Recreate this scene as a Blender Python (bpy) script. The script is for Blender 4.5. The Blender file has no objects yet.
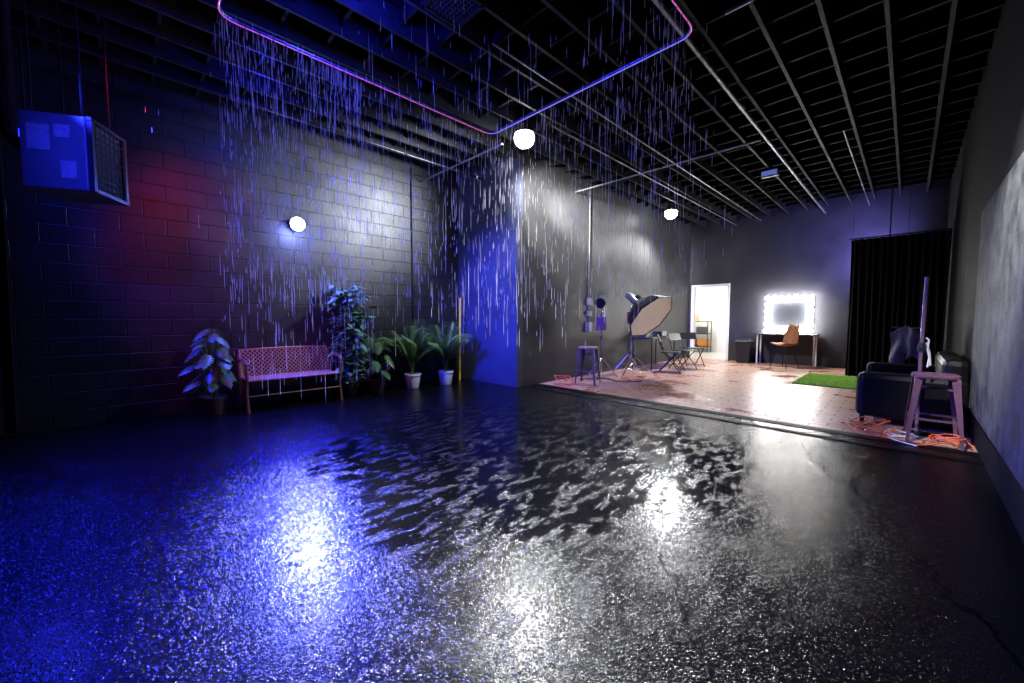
import bpy, math, random
from mathutils import Vector, Matrix, Euler
random.seed(7)
SC=bpy.context.scene
COL=SC.collection
pi=math.pi
# ---------------------------------------------------------------- helpers
class M:
    def __init__(s): s.v=[]; s.f=[]
    def add(s,vs,fs):
        o=len(s.v); s.v+= [tuple(v) for v in vs]; s.f+=[tuple(i+o for i in f) for f in fs]
    def box(s,c,d,R=None):
        x,y,z=d[0]/2,d[1]/2,d[2]/2
        vs=[Vector(p) for p in [(-x,-y,-z),(x,-y,-z),(x,y,-z),(-x,y,-z),(-x,-y,z),(x,-y,z),(x,y,z),(-x,y,z)]]
        if R is not None: vs=[R@v for v in vs]
        c=Vector(c)
        s.add([v+c for v in vs],[(0,3,2,1),(4,5,6,7),(0,1,5,4),(1,2,6,5),(2,3,7,6),(3,0,4,7)])
        return s
    def tube(s,pts,r,n=8,cap=True):
        pts=[Vector(p) for p in pts]; rs=r if isinstance(r,(list,tuple)) else [r]*len(pts)
        vs=[]; fs=[]; prev=None
        for i,p in enumerate(pts):
            if i==0: t=pts[1]-p
            elif i==len(pts)-1: t=p-pts[i-1]
            else: t=pts[i+1]-pts[i-1]
            if t.length<1e-9: t=Vector((0,0,1))
            t.normalize()
            if prev is None:
                a=Vector((0,0,1)) if abs(t.z)<.9 else Vector((1,0,0))
                u=t.cross(a).normalized()
            else:
                u=prev-t*prev.dot(t)
                if u.length<1e-6: u=t.orthogonal()
                u.normalize()
            prev=u; w=t.cross(u)
            for k in range(n):
                a=2*pi*k/n
                vs.append(p+(u*math.cos(a)+w*math.sin(a))*rs[i])
        for i in range(len(pts)-1):
            for k in range(n):
                fs.append((i*n+k,i*n+(k+1)%n,(i+1)*n+(k+1)%n,(i+1)*n+k))
        if cap:
            fs.append(tuple(reversed(range(n)))); fs.append(tuple(range((len(pts)-1)*n,len(pts)*n)))
        s.add(vs,fs); return s
    def cyl(s,p,q,r,r2=None,n=16): return s.tube([p,q],[r,r if r2 is None else r2],n)
    def lathe(s,prof,c=(0,0,0),n=24,R=None):
        vs=[];fs=[];c=Vector(c)
        for (r,z) in prof:
            for k in range(n):
                a=2*pi*k/n; v=Vector((r*math.cos(a),r*math.sin(a),z))
                if R is not None: v=R@v
                vs.append(v+c)
        m=len(prof)
        for i in range(m-1):
            for k in range(n): fs.append((i*n+k,i*n+(k+1)%n,(i+1)*n+(k+1)%n,(i+1)*n+k))
        fs.append(tuple(reversed(range(n)))); fs.append(tuple(range((m-1)*n,m*n)))
        s.add(vs,fs); return s
    def sphere(s,c,r,n=12,sc=(1,1,1)):
        prof=[(max(1e-4,r*math.sin(pi*i/8)),-r*math.cos(pi*i/8)) for i in range(9)]
        o=len(s.v); s.lathe(prof,(0,0,0),n)
        for i in range(o,len(s.v)):
            v=s.v[i]; s.v[i]=(v[0]*sc[0]+c[0],v[1]*sc[1]+c[1],v[2]*sc[2]+c[2])
        return s
    def obj(s,name,mat,parent=None,smooth=False,bevel=0,label=None,kind=None):
        me=bpy.data.meshes.new(name); me.from_pydata(s.v,[],s.f); me.update()
        if mat: me.materials.append(mat)
        if smooth:
            for p in me.polygons: p.use_smooth=True
        o=bpy.data.objects.new(name,me); COL.objects.link(o)
        if parent: o.parent=parent
        if bevel:
            b=o.modifiers.new('bevel','BEVEL'); b.width=bevel; b.segments=2; b.limit_method='ANGLE'
        if smooth:
            try: me.set_sharp_from_angle(angle=math.radians(45))
            except Exception: pass
        if label: o['label']=label
        if kind: o['kind']=kind
        return o
def thing(name,label,cat,loc=(0,0,0),rz=0,group=None,R=None):
    e=bpy.data.objects.new(name,None); e.empty_display_size=.1; COL.objects.link(e)
    e.location=loc; e.rotation_euler=(0,0,rz) if R is None else R
    e['label']=label; e['category']=cat
    if group: e['group']=group
    return e
def dup(e,loc,rz,label=None):
    n=e.copy(); COL.objects.link(n); n.location=loc; n.rotation_euler=(0,0,rz)
    if label: n['label']=label
    def rec(a,b):
        for c in a.children:
            if c is n: continue
            d=c.copy(); COL.objects.link(d); d.parent=b; rec(c,d)
    rec(e,n); return n
def tag(o,label,cat,group=None):
    o['label']=label;o['category']=cat
    if group:o['group']=group
    return o
def struct(o): o['kind']='structure'; return o
def rotm(x=0,y=0,z=0): return Euler((x,y,z)).to_matrix()
# ---------------------------------------------------------------- materials
def mat(name,col=(.5,.5,.5),rough=.5,metal=0,emit=None,es=0,noise=0,nscale=20,bump=0,bscale=60,spec=None,trans=0):
    m=bpy.data.materials.new(name); m.use_nodes=True; nt=m.node_tree; b=nt.nodes['Principled BSDF']
    b.inputs['Base Color'].default_value=(*col,1); b.inputs['Roughness'].default_value=rough; b.inputs['Metallic'].default_value=metal
    if spec is not None: b.inputs['Specular IOR Level'].default_value=spec
    if trans: b.inputs['Transmission Weight'].default_value=trans
    if emit: b.inputs['Emission Color'].default_value=(*emit,1); b.inputs['Emission Strength'].default_value=es
    tc=nt.nodes.new('ShaderNodeTexCoord')
    if noise:
        n=nt.nodes.new('ShaderNodeTexNoise'); n.inputs['Scale'].default_value=nscale; n.inputs['Detail'].default_value=4
        r=nt.nodes.new('ShaderNodeValToRGB'); 
        r.color_ramp.elements[0].position=.3; r.color_ramp.elements[1].position=.7
        r.color_ramp.elements[0].color=(*[c*(1-noise) for c in col],1); r.color_ramp.elements[1].color=(*[min(1,c*(1+noise)) for c in col],1)
        nt.links.new(tc.outputs['Object'],n.inputs['Vector']); nt.links.new(n.outputs['Fac'],r.inputs['Fac']); nt.links.new(r.outputs['Color'],b.inputs['Base Color'])
    if bump:
        n=nt.nodes.new('ShaderNodeTexNoise'); n.inputs['Scale'].default_value=bscale; n.inputs['Detail'].default_value=3
        bp=nt.nodes.new('ShaderNodeBump'); bp.inputs['Strength'].default_value=bump; bp.inputs['Distance'].default_value=.01
        nt.links.new(tc.outputs['Object'],n.inputs['Vector']); nt.links.new(n.outputs['Fac'],bp.inputs['Height']); nt.links.new(bp.outputs['Normal'],b.inputs['Normal'])
    return m
class G:
    def __init__(s,name):
        s.m=bpy.data.materials.new(name); s.m.use_nodes=True; s.nt=s.m.node_tree; s.b=s.nt.nodes['Principled BSDF']
        s.pos=s.nt.nodes.new('ShaderNodeNewGeometry').outputs['Position']
    def l(s,a,b): s.nt.links.new(a,b)
    def noise(s,scale,detail=3,vec=None,dist=0,rough=.5):
        a=s.nt.nodes.new('ShaderNodeTexNoise'); a.inputs['Scale'].default_value=scale; a.inputs['Detail'].default_value=detail
        a.inputs['Distortion'].default_value=dist; a.inputs['Roughness'].default_value=rough
        s.l(vec or s.pos,a.inputs['Vector']); return a.outputs['Fac']
    def ramp(s,f,p0,c0,p1,c1):
        r=s.nt.nodes.new('ShaderNodeValToRGB'); e=r.color_ramp.elements
        e[0].position=p0;e[1].position=p1
        e[0].color=(*c0,1) if isinstance(c0,tuple) else (c0,c0,c0,1); e[1].color=(*c1,1) if isinstance(c1,tuple) else (c1,c1,c1,1)
        s.l(f,r.inputs['Fac']); return r.outputs['Color']
    def math(s,op,a,b=None,c=None):
        x=s.nt.nodes.new('ShaderNodeMath'); x.operation=op
        for i,q in enumerate([a,b,c]):
            if q is None: continue
            if isinstance(q,(int,float)): x.inputs[i].default_value=q
            else: s.l(q,x.inputs[i])
        return x.outputs[0]
    def map(s,scale=(1,1,1),rot=(0,0,0),loc=(0,0,0),vec=None):
        x=s.nt.nodes.new('ShaderNodeMapping'); x.inputs['Scale'].default_value=scale; x.inputs['Rotation'].default_value=rot; x.inputs['Location'].default_value=loc
        s.l(vec or s.pos,x.inputs['Vector']); return x.outputs[0]
    def bump(s,h,st,dist=.01,normal=None):
        x=s.nt.nodes.new('ShaderNodeBump'); x.inputs['Distance'].default_value=dist
        if isinstance(st,(int,float)): x.inputs['Strength'].default_value=st
        else: s.l(st,x.inputs['Strength'])
        s.l(h,x.inputs['Height'])
        if normal: s.l(normal,x.inputs['Normal'])
        return x.outputs[0]
    def set(s,k,v):
        if isinstance(v,(int,float)): s.b.inputs[k].default_value=v
        elif isinstance(v,tuple): s.b.inputs[k].default_value=(*v,1)
        else: s.l(v,s.b.inputs[k])

# wet asphalt
g=G('wet_asphalt')
mid=g.noise(6.0,7,vec=g.map((1.9,.75,1),(0,0,.65)),dist=.35,rough=.68)
dist=g.nt.nodes.new('ShaderNodeVectorMath'); dist.operation='DISTANCE'; g.l(g.pos,dist.inputs[0]); dist.inputs[1].default_value=(-2.6,2.8,0)
dn=g.math('ADD',g.math('MULTIPLY',dist.outputs['Value'],.25),g.math('MULTIPLY',g.math('SUBTRACT',g.noise(1.2,3),.5),.4))
pmask=g.ramp(dn,.40,1.0,.66,.0)
pud=g.math('MULTIPLY',g.ramp(mid,.46,0.0,.49,1.0),pmask)
grit=g.noise(150,3,rough=.7)
vor=g.nt.nodes.new('ShaderNodeTexVoronoi'); vor.inputs['Scale'].default_value=88; g.l(g.pos,vor.inputs['Vector'])
bead=g.ramp(vor.outputs['Distance'],.15,1.0,.5,0.0)
vsep=g.nt.nodes.new('ShaderNodeSeparateColor'); g.l(vor.outputs['Color'],vsep.inputs[0])
cell=vsep.outputs[0]
vor2=g.nt.nodes.new('ShaderNodeTexVoronoi'); vor2.inputs['Scale'].default_value=160; g.l(g.pos,vor2.inputs['Vector'])
bead2=g.ramp(vor2.outputs['Distance'],.1,1.0,.5,0.0)
h=g.math('ADD',g.math('MULTIPLY',bead,cell),g.math('ADD',g.math('MULTIPLY',bead2,.35),g.math('MULTIPLY',grit,.4)))
sep=g.nt.nodes.new('ShaderNodeSeparateXYZ'); g.l(g.pos,sep.inputs[0])
def crackline(p,q,w,amp,sc):
    dx,dy=q[0]-p[0],q[1]-p[1]; L=math.hypot(dx,dy); dx/=L; dy/=L
    ax=g.math('SUBTRACT',sep.outputs['X'],p[0]); ay=g.math('SUBTRACT',sep.outputs['Y'],p[1])
    al=g.math('ADD',g.math('MULTIPLY',ax,dx),g.math('MULTIPLY',ay,dy))
    pe=g.math('ADD',g.math('MULTIPLY',ax,-dy),g.math('MULTIPLY',ay,dx))
    pe=g.math('ABSOLUTE',g.math('ADD',pe,g.math('MULTIPLY',g.math('SUBTRACT',g.noise(sc,6,rough=.55),.5),amp)))
    inside=g.math('MULTIPLY',g.math('GREATER_THAN',al,0.0),g.math('LESS_THAN',al,L))
    return g.math('MULTIPLY',inside,g.ramp(pe,w*.5,1.0,w,0.0))
ck=crackline((-.75,4.7),(.42,1.9),.013,.45,1.6)
ck=g.math('MAXIMUM',ck,crackline((-.85,1.9),(-.2,1.1),.006,.3,2.6))
ck=g.math('MAXIMUM',ck,crackline((-.7,2.6),(-.05,1.5),.006,.3,2.2))
crack=g.math('SUBTRACT',1.0,ck)
npud=g.math('SUBTRACT',1.0,pud)
st=g.math('MULTIPLY',npud,g.math('ADD',.55,g.math('MULTIPLY',pmask,.45)))
nrm=g.bump(h,g.math('ADD',st,.05),.0030)
nrm=g.bump(g.noise(30,2),g.math('ADD',.06,g.math('MULTIPLY',st,.5)),.0035,nrm)
g.set('Normal',nrm)
g.set('Roughness',g.math('SUBTRACT',.15,g.math('MULTIPLY',pud,.05)))
g.set('Base Color',g.ramp(grit,.3,(.001,.001,.001),.75,(.007,.007,.008)))
gs=g.math('ADD',.10,g.math('MULTIPLY',g.math('MULTIPLY',bead,1.3),cell))
gs=g.math('ADD',gs,g.math('MULTIPLY',g.math('MULTIPLY',npud,pmask),.25))
gs=g.math('MULTIPLY',gs,g.math('SUBTRACT',1.0,g.math('MULTIPLY',pud,.5)))
g.set('Specular IOR Level',g.math('MULTIPLY',g.math('ADD',g.math('MULTIPLY',crack,.98),.02),g.math('MULTIPLY',gs,1.0)))
M_ASPH=g.m
# pavers
g=G('red_pavers')
br=g.nt.nodes.new('ShaderNodeTexBrick'); br.inputs['Scale'].default_value=1; br.inputs['Brick Width'].default_value=.3; br.inputs['Row Height'].default_value=.15
br.inputs['Mortar Size'].default_value=.011; br.inputs['Color1'].default_value=(.42,.23,.165,1); br.inputs['Color2'].default_value=(.50,.30,.22,1); br.inputs['Mortar'].default_value=(.17,.085,.065,1)
g.l(g.pos,br.inputs['Vector'])
mix=g.nt.nodes.new('ShaderNodeMix'); mix.data_type='RGBA'; mix.blend_type='MULTIPLY'; mix.inputs[0].default_value=1
wf=g.noise(1.5,6,dist=.5,rough=.6)
wet=g.ramp(wf,.36,(.78,.52,.48),.50,(1.,1.,1.))
g.l(br.outputs['Color'],mix.inputs[6]); g.l(wet,mix.inputs[7]); g.set('Base Color',mix.outputs[2])
g.set('Roughness',g.ramp(wf,.36,.2,.5,.42))
g.set('Normal',g.bump(g.math('SUBTRACT',1.0,br.outputs['Fac']),.4,.004,g.bump(g.noise(20,3),.3,.01)))
M_TILE=g.m
# painted block
def blockmat(name,swz,col=(.018,.018,.02),bw=.4,bh=.2,rough=.42,bstr=.9):
    g=G(name)
    sep=g.nt.nodes.new('ShaderNodeSeparateXYZ'); g.l(g.pos,sep.inputs[0]); cb=g.nt.nodes.new('ShaderNodeCombineXYZ')
    g.l(sep.outputs[swz],cb.inputs[0]); g.l(sep.outputs['Z'],cb.inputs[1])
    br=g.nt.nodes.new('ShaderNodeTexBrick'); br.inputs['Scale'].default_value=1; br.inputs['Brick Width'].default_value=bw; br.inputs['Row Height'].default_value=bh
    br.inputs['Mortar Size'].default_value=.008; br.inputs['Mortar Smooth'].default_value=.4; g.l(cb.outputs[0],br.inputs['Vector'])
    n1=g.noise(30,4); n2=g.noise(2,3)
    nr=g.bump(g.math('SUBTRACT',1.0,br.outputs['Fac']),bstr,.012); nr=g.bump(n1,.45,.006,nr); g.set('Normal',nr)
    mixn=g.nt.nodes.new('ShaderNodeMix'); mixn.data_type='RGBA'
    g.l(br.outputs['Fac'],mixn.inputs[0]); g.l(g.ramp(n2,.3,tuple(c*.75 for c in col),.7,tuple(c*1.25 for c in col)),mixn.inputs[6]); mixn.inputs[7].default_value=(*[c*.45 for c in col],1)
    g.set('Base Color',mixn.outputs[2]); g.set('Roughness',g.ramp(n2,.3,rough-.06,.7,rough+.1)); g.set('Specular IOR Level',.3)
    return g.m
M_BLOCK=blockmat('black_painted_block','Y')
def plaster(name,col,rough=.45,b=.25,spec=.5,var=.25,sc=1.6):
    g=G(name); n2=g.noise(sc,6,rough=.6); n1=g.noise(45,3); g.set('Specular IOR Level',spec)
    g.set('Base Color',g.ramp(n2,.3,tuple(c*(1-var) for c in col),.7,tuple(c*(1+var) for c in col)))
    g.set('Roughness',g.ramp(n2,.35,rough-.06,.65,rough+.08)); g.set('Normal',g.bump(n1,b,.005)); return g.m
M_WALL=plaster('black_painted_plaster',(.036,.036,.037),.5,.4,.3)
M_WALL2=plaster('blue_lit_black_paint',(.05,.055,.08),.5,spec=.3)  # blue lamp light on the corner face is put into this colour
M_WALL3=plaster('violet_lit_black_paint',(.028,.028,.036),.55,spec=.3)  # violet glow on the end wall is mixed into the base colour
M_WALLR=plaster('dark_painted_wall',(.010,.010,.010),.8,.4,.08)
M_PANEL=plaster('grey_mottled_panel',(.062,.065,.062),.75,1.0,.15,.8,5)
M_DECK=mat('black_roof_deck',(.003,.003,.004),.8,spec=.1)
M_JOIST=mat('dark_joist',(.020,.020,.022),.6,noise=.3,nscale=6,spec=.15)
M_CROSS=mat('dark_batten',(.010,.010,.011),.7,noise=.3,nscale=6,spec=.12)
M_WHITE=mat('white_paint',(.8,.8,.78),.5,noise=.04)
M_BLACK=mat('black_plastic',(.015,.015,.016),.4,noise=.2)
M_BMET=mat('black_metal',(.02,.02,.022),.35,metal=.6,noise=.2)
M_CHR=mat('chrome',(.7,.7,.72),.2,metal=1,noise=.05)
M_GALV=mat('galvanised_pipe',(.28,.28,.31),.4,metal=.8,noise=.15,nscale=8)
M_RUB=mat('wet_rubber',(.003,.003,.004),.5,bump=.6,bscale=60,spec=.06)
# ---------------------------------------------------------------- shell
XL,XR,YB,YF,XC,YC,ZC=-6.4,.48,-1.6,12.3,-4.75,4.8,4.12
def sbox(name,a,b,m):
    c=[(a[i]+b[i])/2 for i in range(3)]; d=[b[i]-a[i] for i in range(3)]
    return struct(M().box(c,d).obj(name,m))
sbox('floor',(XL,YB,-.12),(XR,5.35,0),M_ASPH)
sbox('floor.001',(XC,5.35,-.12),(XR,YF,0.002),M_TILE)
sbox('wall_left',(XL-.15,YB,-.12),(XL,YC,ZC),M_BLOCK)
sbox('wall_front',(XL-.15,YC,-.12),(XC,YC+.15,ZC),M_WALL2)
sbox('wall_inner',(XC-.15,YC+.15,-.12),(XC,YF,ZC),M_WALL)
sbox('wall_right',(XR,YB,-.12),(XR+.15,YF,ZC),M_WALLR)
sbox('wall_rear',(XL-.15,YB-.15,-.12),(XR+.15,YB,ZC),M_WALLR)
DX0,DX1,DZ=-4.68,-3.62,2.2
m=M(); m.box(((XC-.15+DX0)/2,YF+.075,2.0),(DX0-XC+.15,.15,4.24)); m.box(((DX1+XR+.15)/2,YF+.075,2.0),(XR+.15-DX1,.15,4.24)); m.box(((DX0+DX1)/2,YF+.075,(DZ+ZC)/2),(DX1-DX0,.15,ZC-DZ))
struct(m.obj('wall_back',M_WALL3))
sbox('ceiling',(XL-.15,YB-.15,ZC),(XR+.15,YF+.15,ZC+.1),M_DECK)
tn=0
xx=.57-.41
while xx>XL+.05:
    tn+=1
    y1=YF if xx>XC+.03 else YC
    sbox('trim_%d'%tn,(xx-.016,YB,3.9),(xx+.016,y1,ZC),M_JOIST); xx-=.41
y=YB+.3
while y<YF-.1:
    tn+=1
    x0=XL if y<YC else XC
    sbox('trim_%d'%tn,(x0,y-.015,3.98),(XR,y+.015,ZC),M_CROSS); y+=.41
# hall behind doorway
sbox('floor.002',(-7.2,YF,-.12),(-3.0,15.2,0.004),mat('hall_floor',(.5,.46,.4),.3,noise=.1))
sbox('wall_hall_back',(-7.2,15.2,-.12),(-3.0,15.3,2.7),M_WHITE)
sbox('wall_hall_right',(-3.1,YF+.15,-.12),(-3.0,15.2,2.7),M_WHITE)
sbox('wall_hall_left',(-7.3,YF+.15,-.12),(-7.2,15.2,2.7),M_WHITE)
sbox('ceiling.001',(-7.3,YF+.15,2.7),(-3.0,15.3,2.8),M_WHITE)
m=M(); 
for a in (DX0+.03,DX1-.03): m.box((a,YF+.07,DZ/2),(.06,.2,DZ))
m.box(((DX0+DX1)/2,YF+.07,DZ-.03),(DX1-DX0-.12,.2,.06))
struct(m.obj('trim_90',M_WHITE))
# lighter mottled slab on the right wall
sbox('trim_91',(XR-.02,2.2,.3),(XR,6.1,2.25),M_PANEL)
# curb & edge strip
m=M(); m.box((( XC+XR)/2,4.98,.004),(XR-XC,.06,.008)); struct(m.obj('trim_92',M_RUB))
m=M(); m.box(((XC+XR)/2,5.30,.003),(XR-XC,.12,.006)); struct(m.obj('trim_93',M_RUB))
# ---------------------------------------------------------------- pipes
def pipe(name,pts,r,m,label,hang=None):
    e=thing(name,label,'pipe',pts[0])
    o=Vector(pts[0]); mm=M().tube([Vector(p)-o for p in pts],r,10); mm.obj('pipe_run',m,e,True)
    if hang:
        for (hx,hy) in hang:
            h=M(); c=Vector((hx,hy,o.z))-o
            h.cyl(c+Vector((0,0,r)),c+Vector((0,0,3.9-o.z+.1)),.006,n=6); h.box(c,(r*2.6,r*2.6,.02))
            h.obj('pipe_hanger',M_BMET,e)
    return e
def rounded(pts,rad=.15,n=5):
    out=[]
    P=[Vector(p) for p in pts]; N=len(P)
    for i in range(N):
        a,b,c=P[i-1],P[i],P[(i+1)%N]
        u=(a-b).normalized()*rad; v=(c-b).normalized()*rad
        for k in range(n+1):
            t=k/n; out.append((b+u)*(1-t)**2+b*2*t*(1-t)+(b+v)*t*t)
    return out
RX0,RX1,RY0,RY1,RZ=-3.93,-1.35,.60,3.5,3.6
loop=rounded([(RX0,RY0,RZ),(RX0,RY1,RZ),(RX1,RY1,RZ),(RX1,RY0,RZ)])
loop.append(loop[0])
rp=thing('rain_pipe','suspended rectangular metal sprinkler pipe loop lit pink and blue','rain pipe',(RX0,RY0,RZ))
o=Vector((RX0,RY0,RZ))
M().tube([p-o for p in loop],.016,10).obj('pipe_loop',mat('rain_pipe_metal',(.4,.4,.45),.25,metal=.8,noise=.1),rp,True)
def off(ps): 
    out=[]
    for p in ps:
        q=Vector(p)-o; out.append(q+Vector((0,0,-.017)))
    return out
M().tube(off(loop[:9]),.0045,6).obj('sheen_strip',mat('pink_sheen',(.9,.3,.6),.4,emit=(.8,.12,.35),es=.6),rp,label='added glowing strip imitating pink sheen on the pipe')  # emissive strips added to imitate coloured sheen on the pipe
M().tube(off(loop[8:15]),.0045,6).obj('sheen_strip',mat('violet_sheen',(.5,.4,.9),.4,emit=(.3,.22,1),es=.8),rp,label='added glowing strip imitating violet sheen on the pipe')
M().tube(off(loop[14:]),.0045,6).obj('sheen_strip',mat('magenta_sheen',(.9,.3,.9),.4,emit=(.8,.13,.45),es=.7),rp,label='added glowing strip imitating magenta sheen on the pipe')
m=M()
for (hx,hy) in [(RX0,1.1),(RX0,2.8),(-3.2,RY1),(-2.0,RY1),(RX1,2.8),(RX1,1.1),(-2.6,RY0)]:
    m.cyl(Vector((hx,hy,RZ+.02))-o,Vector((hx,hy,ZC))-o,.005,n=6)
m.obj('suspension_rod',M_BMET,rp,kind='stuff')
m=M()
for i in range(26):
    t=i/25
    for p in [(RX0,RY0+.2+(RY1-RY0-.4)*t),(RX1,RY0+.2+(RY1-RY0-.4)*t)]: m.cyl(Vector((p[0],p[1],RZ-.01))-o,Vector((p[0],p[1],RZ-.04))-o,.006,.003,6)
m.obj('nozzle_row',M_BMET,rp,kind='stuff')
pipe('sprinkler_pipe',[(-1.55,1.2,3.78),(-1.55,12.3,3.78)],.024,M_GALV,'long galvanised pipe hung under the ceiling joists',[(-1.55,2.5),(-1.55,5.5),(-1.55,9)])
pipe('sprinkler_pipe',[(-3.5,4.2,3.8),(-3.5,12.3,3.8)],.012,M_GALV,'thin grey conduit under the ceiling joists',[(-3.5,5),(-3.5,8.5)])
pipe('sprinkler_pipe',[(-2.9,2.6,3.82),(-2.9,12.3,3.82)],.011,M_GALV,'thin grey conduit under the ceiling joists',[(-2.9,5),(-2.9,8.5)])
pipe('sprinkler_pipe',[(-4.75,6.45,3.70),(-1.57,6.45,3.70)],.014,M_GALV,'thin branch pipe crossing the ceiling',[(-3,6.45)])
pipe('sprinkler_pipe',[(-1.2,3.72,3.78),(.48,3.72,3.78)],.016,M_GALV,'thin cross pipe near the ceiling',[(-.5,3.72)])
pipe('sprinkler_pipe',[(-.75,7.2,3.8),(-.75,12.3,3.8)],.01,M_GALV,'short thin conduit under the joists',[(-.75,9.3)])
pipe('sprinkler_pipe',[(-6.4,3.95,3.7),(-4.2,3.95,3.7)],.014,M_GALV,'thin branch pipe from the block wall',[(-5.2,3.95)])
pipe('sprinkler_pipe',[(-5.6,-1.6,3.75),(-5.6,4.8,3.75)],.02,M_BMET,'dark conduit running above the block wall',[(-5.6,1.5),(-5.6,3.2)])
# wall conduits
e=thing('wall_conduit','grey vertical conduit with switch boxes on the black wall','conduit',(XC+.02,6.93,1.0))
M().cyl((0,0,.0),(0,0,3.1),.014,n=8).obj('conduit_tube',mat('conduit_grey',(.03,.03,.033),.5,noise=.1),e,True)
for z,s in ((.55,.14),(.02,.2),(.3,.1)):
    M().box((.015,.0,z),(.06,.12,s)).obj('junction_box',mat('grey_box',(.12,.12,.13),.4,noise=.1),e,bevel=.006)
e=thing('wall_conduit','black vertical conduit on the painted block wall','conduit',(XL+.02,3.75,1.0))
M().cyl((0,0,0),(0,0,2.9),.012,n=8).obj('conduit_tube',M_BMET,e,True)
M().box((.01,0,0),(.05,.08,.12)).obj('junction_box',M_BLACK,e,bevel=.005)
# ceiling vent
e=thing('ceiling_vent','square perforated black vent plate on the ceiling','vent',(-2.85,2.1,3.88))
m=M()
for i in range(9):
    m.box((-.16+.04*i,0,0),(.012,.34,.02)); m.box((0,-.16+.04*i,0),(.34,.012,.02))
m.obj('vent_grille',mat('vent_metal',(.05,.05,.06),.4,metal=.4,noise=.1),e)
m=M()
for sx,sy,w,h in ((0,.18,.4,.03),(0,-.18,.4,.03),(.18,0,.03,.4),(-.18,0,.03,.4)): m.box((sx,sy,0),(w,h,.04))
m.obj('vent_frame',M_BMET,e)
# small emergency light
e=thing('emergency_light','small blue-white emergency light box under the ceiling','emergency light',(-1.89,8.45,3.83))
M().box((0,0,.0),(.28,.1,.12)).obj('housing',M_BLACK,e,bevel=.01)
M().box((.0,-.055,0),(.24,.012,.08)).obj('lens',mat('emerg_lens',(.2,.25,.5),.3,emit=(.2,.3,1),es=.35),e)
M().cyl((0,0,.06),(0,0,.12),.01,n=8).obj('stem',M_BMET,e)
# ---------------------------------------------------------------- lamps
def light(name,typ,loc,power,col,size=.1,target=None,angle=None,blend=.6,parent=None):
    d=bpy.data.lights.new(name,typ); d.energy=power; d.color=col
    if typ=='AREA': d.size=size
    else: d.shadow_soft_size=size
    if typ=='SPOT': d.spot_size=math.radians(angle); d.spot_blend=blend
    o=bpy.data.objects.new(name,d); COL.objects.link(o); o.location=loc
    if target is not None: o.rotation_euler=(Vector(target)-Vector(loc)).to_track_quat('-Z','Y').to_euler()
    return o
M_LENS=mat('flood_lens',(1,1,1),.4,emit=(.93,.96,1),es=45)
def highbay(loc,label):
    e=thing('ceiling_floodlight',label,'floodlight',loc,group='round ceiling floodlights')
    M().lathe([(.06,.12),(.1,.11),(.13,.06),(.14,.02),(.14,.0)]).obj('lamp_housing',M_BMET,e,True)
    m=M()
    m.lathe([(.13,0),(.14,-.03),(.14,-.08),(.12,-.13),(.08,-.165),(.02,-.18)]); m.obj('lamp_lens',M_LENS,e,True)
    M().cyl((0,0,.11),(0,0,3.95-loc[2]),.012,n=8).obj('hanging_rod',M_BMET,e)
L2=(-3.93,4.12,3.80); L3=(-4.14,9.46,3.78)
highbay(L2,'bright round white ceiling floodlight above the wall corner')
highbay(L3,'bright round white ceiling floodlight over the tiled area')
l2=(L2[0],L2[1],L2[2]-.24); l3=(L3[0],L3[1],L3[2]-.24)
light('flood_glow','SPOT',l2,330,(.95,.97,1),.15,(L2[0]-.3,L2[1]-.3,0),140,.8)
light('flood_beam','SPOT',l2,3000,(.97,.98,1),.2,(-1.1,1.15,0),36,1)
light('flood_glow','SPOT',l3,720,(.97,.98,1),.15,(L3[0]+.4,L3[1]-.4,0),150,.7)
light('flood_beam','SPOT',l3,1700,(.97,.98,1),.2,(-1.15,2.4,0),18,1)
light('flood_wash','SPOT',l2,1800,(1,1,1),.1,(-4.75,5.8,3.1),64,1)
light('flood_wash','SPOT',l2,8500,(1,1,1),.15,(-4.75,6.9,3.15),30,1)
light('flood_wash','SPOT',l2,2100,(.8,.86,1),.3,(-6.4,2.9,3.0),68,1)
# wall flood
WF=(-6.3,1.83,2.57)
e=thing('wall_floodlight','small bright bluish white floodlight on the painted block wall','floodlight',WF)
M().box((-.06,0,0),(.08,.1,.1)).obj('wall_bracket',M_BMET,e,bevel=.005)
RF=rotm(0,pi/2+.25,0)
M().lathe([(.05,-.06),(.09,-.03),(.10,.02)],R=RF).obj('lamp_housing',M_BMET,e,True)
M().lathe([(.095,.02),(.09,.05),(.06,.08),(.01,.09)],R=RF).obj('lamp_lens',mat('wall_lens',(1,1,1),.4,emit=(.5,.6,1),es=50),e,True)
BL=(.015,.025,1)
light('wall_flood_glow','POINT',(-6.13,1.83,2.5),90,(.22,.3,1),.1)
light('wall_flood_beam','SPOT',(-6.14,1.83,2.52),1900,(.38,.42,1),.15,(-2.0,.6,0),30,1)
light('wall_flood_blue','SPOT',(-6.14,1.83,2.52),2600,BL,.45,(-3.2,1.5,.1),112,.8)
def par(loc,target,col,power,angle,label,blend=.7,size=.06):
    q=(Vector(target)-Vector(loc)).to_track_quat('-Z','Y')
    e=thing('stage_spotlight',label,'spotlight',loc,group='stage spotlights')
    R=q.to_matrix()
    M().lathe([(.05,.22),(.09,.2),(.1,.0),(.105,-.01)],R=R).obj('lamp_can',M_BMET,e,True)
    M().lathe([(.09,-.012),(.085,-.02)],R=R).obj('lamp_lens',mat('gel',col,.3,emit=col,es=4),e)
    M().cyl((0,0,.1),(0,0,3.95-loc[2]),.012,n=8).obj('hanging_rod',M_BMET,e)
    light('spot_glow','SPOT',Vector(loc)+(Vector(target)-Vector(loc)).normalized()*.06,power,col,size,target,angle,blend)
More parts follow.
